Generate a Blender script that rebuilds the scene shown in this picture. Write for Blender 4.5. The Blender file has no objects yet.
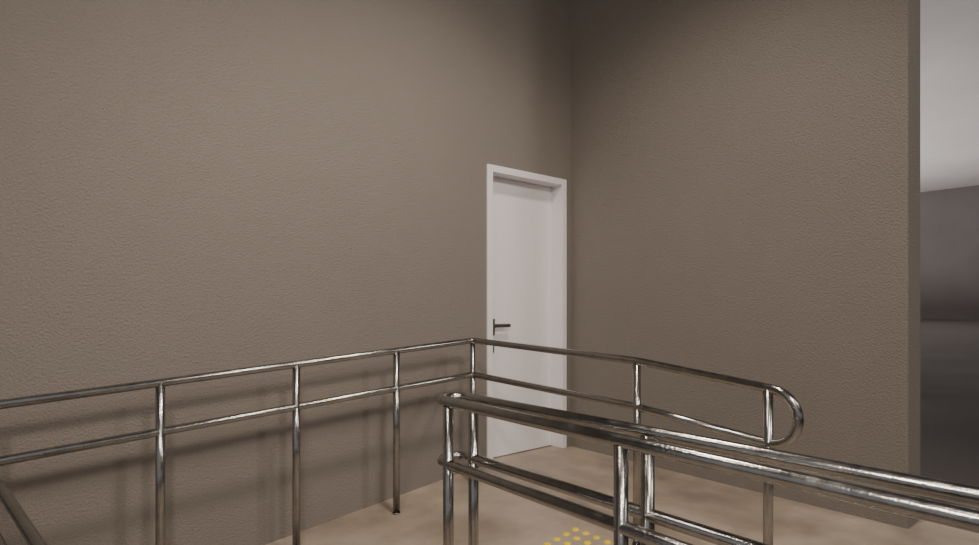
import bpy, bmesh, math, random
from mathutils import Vector, Matrix
random.seed(4)
scene = bpy.context.scene

# ------------------------------------------------------------ materials
def mat_base(name):
    m = bpy.data.materials.new(name); m.use_nodes = True
    nt = m.node_tree
    return m, nt, nt.nodes['Principled BSDF']

def simple(name, col, rough=0.5, metal=0.0):
    m, nt, b = mat_base(name)
    b.inputs['Base Color'].default_value = (*col, 1)
    b.inputs['Roughness'].default_value = rough
    b.inputs['Metallic'].default_value = metal
    return m

def mottled(name, c1, c2, scale, rough, bump_scale=0, bump=0, fine=None, metal=0, r2=None, dist=0.004):
    m, nt, b = mat_base(name)
    geo = nt.nodes.new('ShaderNodeNewGeometry')
    n = nt.nodes.new('ShaderNodeTexNoise'); n.inputs['Scale'].default_value = scale
    n.inputs['Detail'].default_value = 8; n.inputs['Roughness'].default_value = 0.6
    nt.links.new(geo.outputs['Position'], n.inputs['Vector'])
    r = nt.nodes.new('ShaderNodeValToRGB')
    r.color_ramp.elements[0].position = 0.33; r.color_ramp.elements[1].position = 0.68
    r.color_ramp.elements[0].color = (*c1, 1); r.color_ramp.elements[1].color = (*c2, 1)
    nt.links.new(n.outputs['Fac'], r.inputs['Fac'])
    nt.links.new(r.outputs['Color'], b.inputs['Base Color'])
    b.inputs['Roughness'].default_value = rough
    b.inputs['Metallic'].default_value = metal
    if r2 is not None:
        mr = nt.nodes.new('ShaderNodeMapRange')
        mr.inputs['From Min'].default_value = 0.3; mr.inputs['From Max'].default_value = 0.7
        mr.inputs['To Min'].default_value = rough; mr.inputs['To Max'].default_value = r2
        nt.links.new(n.outputs['Fac'], mr.inputs['Value'])
        nt.links.new(mr.outputs['Result'], b.inputs['Roughness'])
    if bump:
        n2 = nt.nodes.new('ShaderNodeTexNoise'); n2.inputs['Scale'].default_value = bump_scale
        n2.inputs['Detail'].default_value = 4; n2.inputs['Roughness'].default_value = 0.55
        nt.links.new(geo.outputs['Position'], n2.inputs['Vector'])
        bp = nt.nodes.new('ShaderNodeBump'); bp.inputs['Strength'].default_value = bump
        bp.inputs['Distance'].default_value = dist
        nt.links.new(n2.outputs['Fac'], bp.inputs['Height'])
        nt.links.new(bp.outputs['Normal'], b.inputs['Normal'])
    return m

M_wall = mottled('painted_plaster', (0.222,0.200,0.179), (0.236,0.213,0.191), 1.2, 0.75, 92, 1.0, dist=0.0065)
M_wall2 = mottled('warehouse_wall_paint', (0.20,0.18,0.175), (0.23,0.21,0.205), 0.3, 0.85, 40, 0.3)
M_floor = mottled('polished_concrete', (0.25,0.205,0.165), (0.53,0.45,0.37), 1.6, 0.35, 9, 0.12, r2=0.6)
M_floor2 = mottled('concrete_shaded', (0.10,0.087,0.078), (0.17,0.15,0.137), 0.5, 0.5, 9, 0.12, r2=0.7)  # shaded copy of the floor concrete; weaker far light put into its colour
M_ceil = mottled('ceiling_paint', (0.60,0.57,0.56), (0.66,0.63,0.62), 0.25, 0.9)
M_white = simple('white_lacquer', (0.88,0.87,0.90), 0.4)
M_chrome = mottled('stainless_steel', (0.34,0.34,0.33), (0.42,0.42,0.41), 22, 0.12, 130, 0.3, r2=0.26, metal=1.0, dist=0.002)
M_handle = simple('dark_nickel', (0.22,0.21,0.20), 0.3, 1.0)
M_yellow = simple('tactile_yellow', (0.95,0.72,0.01), 0.5)

# ------------------------------------------------------------ helpers
def finish(bm, name, mat, smooth=False, parent=None, bevel=0):
    bmesh.ops.recalc_face_normals(bm, faces=bm.faces)
    me = bpy.data.meshes.new(name); bm.to_mesh(me); bm.free()
    me.materials.append(mat)
    ob = bpy.data.objects.new(name, me); scene.collection.objects.link(ob)
    if smooth:
        for p in me.polygons: p.use_smooth = len(p.vertices) == 4
    if bevel:
        md = ob.modifiers.new('bevel', 'BEVEL'); md.width = bevel; md.segments = 2
        md.limit_method = 'ANGLE'
    if parent: ob.parent = parent
    return ob

def box(bm, x0, x1, y0, y1, z0, z1):
    vs = [bm.verts.new(p) for p in [(x0,y0,z0),(x1,y0,z0),(x1,y1,z0),(x0,y1,z0),(x0,y0,z1),(x1,y0,z1),(x1,y1,z1),(x0,y1,z1)]]
    for f in [(0,3,2,1),(4,5,6,7),(0,1,5,4),(1,2,6,5),(2,3,7,6),(3,0,4,7)]:
        bm.faces.new([vs[i] for i in f])

def fillet(pts, r, n=8):
    P = [Vector(p) for p in pts]; out = [P[0]]
    for i in range(1, len(P)-1):
        ri = r[i] if isinstance(r, (list,tuple)) else r
        a = (P[i-1]-P[i]); b = (P[i+1]-P[i]); la, lb = a.length, b.length
        a.normalize(); b.normalize()
        ang = a.angle(b)
        if ang > 3.1 or ri <= 0: out.append(P[i]); continue
        t = min(ri/math.tan(ang/2), la*0.499, lb*0.499)
        rr = t*math.tan(ang/2)
        c = P[i] + (a+b).normalized()*(rr/math.sin(ang/2))
        s = P[i]+a*t - c; e = P[i]+b*t - c
        tot = s.angle(e)
        for k in range(n+1):
            f = k/n
            out.append(c + (s*math.sin((1-f)*tot)+e*math.sin(f*tot))/math.sin(tot))
    out.append(P[-1]); return out

def tube(bm, pts, rad=0.019, seg=20):
    P = [Vector(p) for p in pts]
    Q = [P[0]]
    for p in P[1:]:
        if (p-Q[-1]).length > 1e-5: Q.append(p)
    P = Q; n = len(P)
    T = []
    for i in range(n):
        a = P[max(i-1,0)]; b = P[min(i+1,n-1)]
        T.append((b-a).normalized())
    up = Vector((0,0,1)) if abs(T[0].z) < 0.9 else Vector((1,0,0))
    N = (up - T[0]*up.dot(T[0])).normalized()
    rings = []
    for i in range(n):
        if i: N = (N - T[i]*N.dot(T[i])).normalized()
        B = T[i].cross(N)
        s = 1.0
        if 0 < i < n-1:
            d = (P[i]-P[i-1]).normalized().dot(T[i]); s = 1/max(d,0.7)
        rings.append([bm.verts.new(P[i]+(N*math.cos(2*math.pi*k/seg)+B*math.sin(2*math.pi*k/seg))*rad*s) for k in range(seg)])
    for i in range(n-1):
        for k in range(seg):
            bm.faces.new([rings[i][k], rings[i][(k+1)%seg], rings[i+1][(k+1)%seg], rings[i+1][k]])
    bm.faces.new(rings[0][::-1]); bm.faces.new(rings[-1])

def floor_z(x):
    if x > -1.0: return 0.0
    if x > -3.3: return 0.11*(x+1.0)
    return -0.253

def post(bm, x, y, ztop, rad=0.019):
    z0 = floor_z(x)
    tube(bm, [(x,y,z0+0.001),(x,y,ztop)], rad)
    tube(bm, [(x,y,z0+0.001),(x,y,z0+0.006)], rad*1.2, 20)

# ------------------------------------------------------------ shell
H = 10.9
DX0, DX1, DH = -0.886, -0.062, 2.15
bm = bmesh.new()
box(bm, -14, DX0, 0, 0.2, -0.6, H)
box(bm, DX0, DX1, 0, 0.2, DH, H)
box(bm, DX1, 0.0, 0, 0.2, -0.6, H)
finish(bm, 'wall_north', M_wall)
bm = bmesh.new(); box(bm, 0.0, 0.21, -2.296, 0.2, -0.6, H)
finish(bm, 'wall_east', M_wall)

bm = bmesh.new()
xs = [-14, -3.3, -1.0, 0.21, 80]; ys = [-60, 0.2, 60]
g = {}
for i,x in enumerate(xs):
    for j,y in enumerate(ys):
        g[i,j] = bm.verts.new((x,y,floor_z(x)))
for i in range(len(xs)-1):
    for j in range(len(ys)-1):
        f = bm.faces.new([g[i,j],g[i+1,j],g[i+1,j+1],g[i,j+1]])
        if i == len(xs)-2: f.material_index = 1      # same floor, dim warehouse light painted in as darker colour
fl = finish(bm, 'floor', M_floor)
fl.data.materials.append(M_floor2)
bm = bmesh.new(); box(bm, -14, 80, -60, 60, H, H+0.2); finish(bm, 'ceiling', M_ceil)
camp = Vector((-3.544,-3.210,1.136)); yaw = math.radians(-39.9)
bm = bmesh.new(); box(bm, 57, 57.3, -60, 60, -0.2, H); finish(bm, 'wall_far', M_wall2)

# ------------------------------------------------------------ door
door = bpy.data.objects.new('door_1', None); scene.collection.objects.link(door)
fw = 0.05
bm = bmesh.new()
box(bm, DX0, DX0+fw, -0.012, 0.16, 0.0, DH)
box(bm, DX1-fw, DX1, -0.012, 0.16, 0.0, DH)
box(bm, DX0+fw, DX1-fw, -0.012, 0.16, DH-fw, DH)
finish(bm, 'door_frame', M_white, parent=door, bevel=0.003)
bm = bmesh.new(); box(bm, DX0+fw+0.002, DX1-fw-0.002, 0.105, 0.145, 0.008, DH-fw-0.003)
finish(bm, 'door_leaf', M_white, parent=door, bevel=0.002)
bm = bmesh.new()
hx = DX0+fw+0.085; hz = 0.98; yl = 0.105
box(bm, hx-0.024, hx+0.024, yl-0.008, yl, hz-0.06, hz+0.06)
tube(bm, [(hx,yl,hz+0.01),(hx,yl-0.06,hz+0.01)], 0.012, 12)
tube(bm, [(hx-0.012,yl-0.055,hz+0.01),(hx+0.13,yl-0.055,hz+0.01)], 0.014, 12)
box(bm, hx-0.02, hx+0.02, yl-0.006, yl, hz-0.19, hz-0.12)
tube(bm, [(hx,yl,hz-0.15),(hx,yl-0.02,hz-0.15)], 0.011, 12)
finish(bm, 'door_handle', M_handle, parent=door)

# ------------------------------------------------------------ railing along wall + outer side
RX, RY = -1.185, -0.22
def zt(x): return 0.912 + 0.069*(x-RX)
S = 0.222
bm = bmesh.new()
xl = -5.4
ye, zm, ze = -2.135, 0.870, 0.806
ym = -1.50
for dz in (0, S):
    pts = [(xl,RY,zt(xl)-dz),(RX,RY,0.912-dz),(RX,ym,zm-dz),(RX,ye,ze-dz)]
    path = fillet(pts, [0,0.03,0.05,0])
    if dz == 0:
        c = Vector((RX, ye, ze-S/2)); r = S/2
        for k in range(1,20):
            a = math.pi*k/20
            path.append(c+Vector((0,-math.sin(a)*r, math.cos(a)*r)))
        path.append(Vector((RX,ye,ze-S)))
    tube(bm, path)
for x in (-4.78,-4.18,-3.58,-2.99,-2.36,-1.758):
    post(bm, x, RY, zt(x), 0.02)
post(bm, RX, RY, 0.912)
post(bm, RX, ym, zm)
post(bm, RX, ye+0.005, ze)
finish(bm, 'ramp_handrail', M_chrome, smooth=True)

# ------------------------------------------------------------ inner double handrail with horizontal U-bend
bm = bmesh.new()
XA, XB = -2.20, -2.315
y0, yend = -1.49, -4.6
rr = (XA-XB)/2
for dz in (0, S):
    z0 = 0.792-dz
    za = z0+0.004; zb = z0-0.02
    path = [Vector((XA,yend,za)), Vector((XA,y0,z0))]
    for k in range(1,16):
        a = math.pi*k/16
        path.append(Vector(((XA+XB)/2+math.cos(a)*rr, y0+math.sin(a)*rr, z0)))
    path += [Vector((XB,y0,z0)), Vector((XB,yend,zb))]
    tube(bm, path, 0.0185)
for y in (y0-0.02, -2.27, -3.4, -4.5):
    post(bm, XA, y, 0.788); post(bm, XB, y, 0.778)
finish(bm, 'ramp_handrail', M_chrome, smooth=True)

# ------------------------------------------------------------ handrail of the lower flight (bottom-left)
bm = bmesh.new()
for dx in (0,-0.075):
    tube(bm, fillet([(-3.62+dx,-0.45,0.575),(-3.55+dx,-0.72,0.55),(-3.464+dx,-1.215,0.48),(-3.30+dx,-1.95,0.40)],1.5), 0.017)
    post(bm, -3.62+dx,-0.46,0.575); post(bm,-3.302+dx,-1.94,0.40)
finish(bm, 'ramp_handrail', M_chrome, smooth=True)

# ------------------------------------------------------------ tactile paving studs
bm = bmesh.new()
for i in range(14):
    for j in range(4):
        x = -1.25 - i*0.07; y = -1.165 - j*0.07
        if x < -2.14: continue
        b = []
        for (r,h) in ((0.019,0.0),(0.017,0.003),(0.011,0.005)):
            b.append([bm.verts.new((x+r*math.cos(2*math.pi*k/14), y+r*math.sin(2*math.pi*k/14), floor_z(x+r*math.cos(2*math.pi*k/14))+h)) for k in range(14)])
        for q in range(2):
            for k in range(14):
                bm.faces.new([b[q][k],b[q][(k+1)%14],b[q+1][(k+1)%14],b[q+1][k]])
        bm.faces.new(b[2])
finish(bm, 'tactile_paving', M_yellow)

# ------------------------------------------------------------ lights
def area(name, loc, target, size, power, col=(1,0.86,0.72), sy=None):
    l = bpy.data.lights.new(name,'AREA'); l.energy=power; l.color=col
    l.shape='RECTANGLE'; l.size=size; l.size_y=sy or size
    o=bpy.data.objects.new(name,l); scene.collection.objects.link(o)
    o.location=loc; o.rotation_euler=(Vector(target)-Vector(loc)).to_track_quat('-Z','Y').to_euler()
    return o
def spot(name, loc, target, ang, blend, power, rad=0.1, col=(1,0.865,0.74)):
    l = bpy.data.lights.new(name,'SPOT'); l.energy=power; l.color=col
    l.spot_size=math.radians(ang); l.spot_blend=blend; l.shadow_soft_size=rad
    o=bpy.data.objects.new(name,l); scene.collection.objects.link(o)
    o.location=loc; o.rotation_euler=(Vector(target)-Vector(loc)).to_track_quat('-Z','Y').to_euler()
    return o
spot('wall_end_fill', (-1.9,-2.1,4.4), (-1.5,-1.3,0), 108, 0.7, 250, 0.2)
spot('wall_end_fill', (-3.6,-2.2,4.4), (-3.2,-1.2,0), 108, 0.9, 110, 0.2)
spot('wall_end_fill', (-2.6,-5.0,3.9), (-1.7,-1.0,0.2), 92, 0.9, 250, 0.28)
spot('wall_end_fill', (-4.6,-4.8,3.9), (-4.0,-0.3,1.0), 125, 0.9, 290, 0.28)
spot('wall_end_fill', (0.9,-7.0,4.2), (0.1,-2.3,1.6), 60, 0.8, 260, 0.3, (1,0.93,0.87))  # added unseen fill, brightens the wall end face and the floor outside
area('far_ceiling_fill', (34,20,1.0), (34,20,12), 34, 5800, (1,0.95,0.93))  # added out of view to brighten the far ceiling, no real fixture
w = bpy.data.worlds.new('World'); scene.world=w; w.use_nodes=True
w.node_tree.nodes['Background'].inputs[0].default_value=(0.97,0.94,0.93,1)
w.node_tree.nodes['Background'].inputs[1].default_value=0.34

# ------------------------------------------------------------ camera
cd = bpy.data.cameras.new('camera'); co = bpy.data.objects.new('camera', cd)
scene.collection.objects.link(co)
cd.sensor_width=36; cd.lens=584/979*36; cd.shift_y=33.5/979; cd.clip_start=0.02; cd.clip_end=300
co.location=camp; co.rotation_euler=(math.pi/2,0,yaw)
scene.camera=co
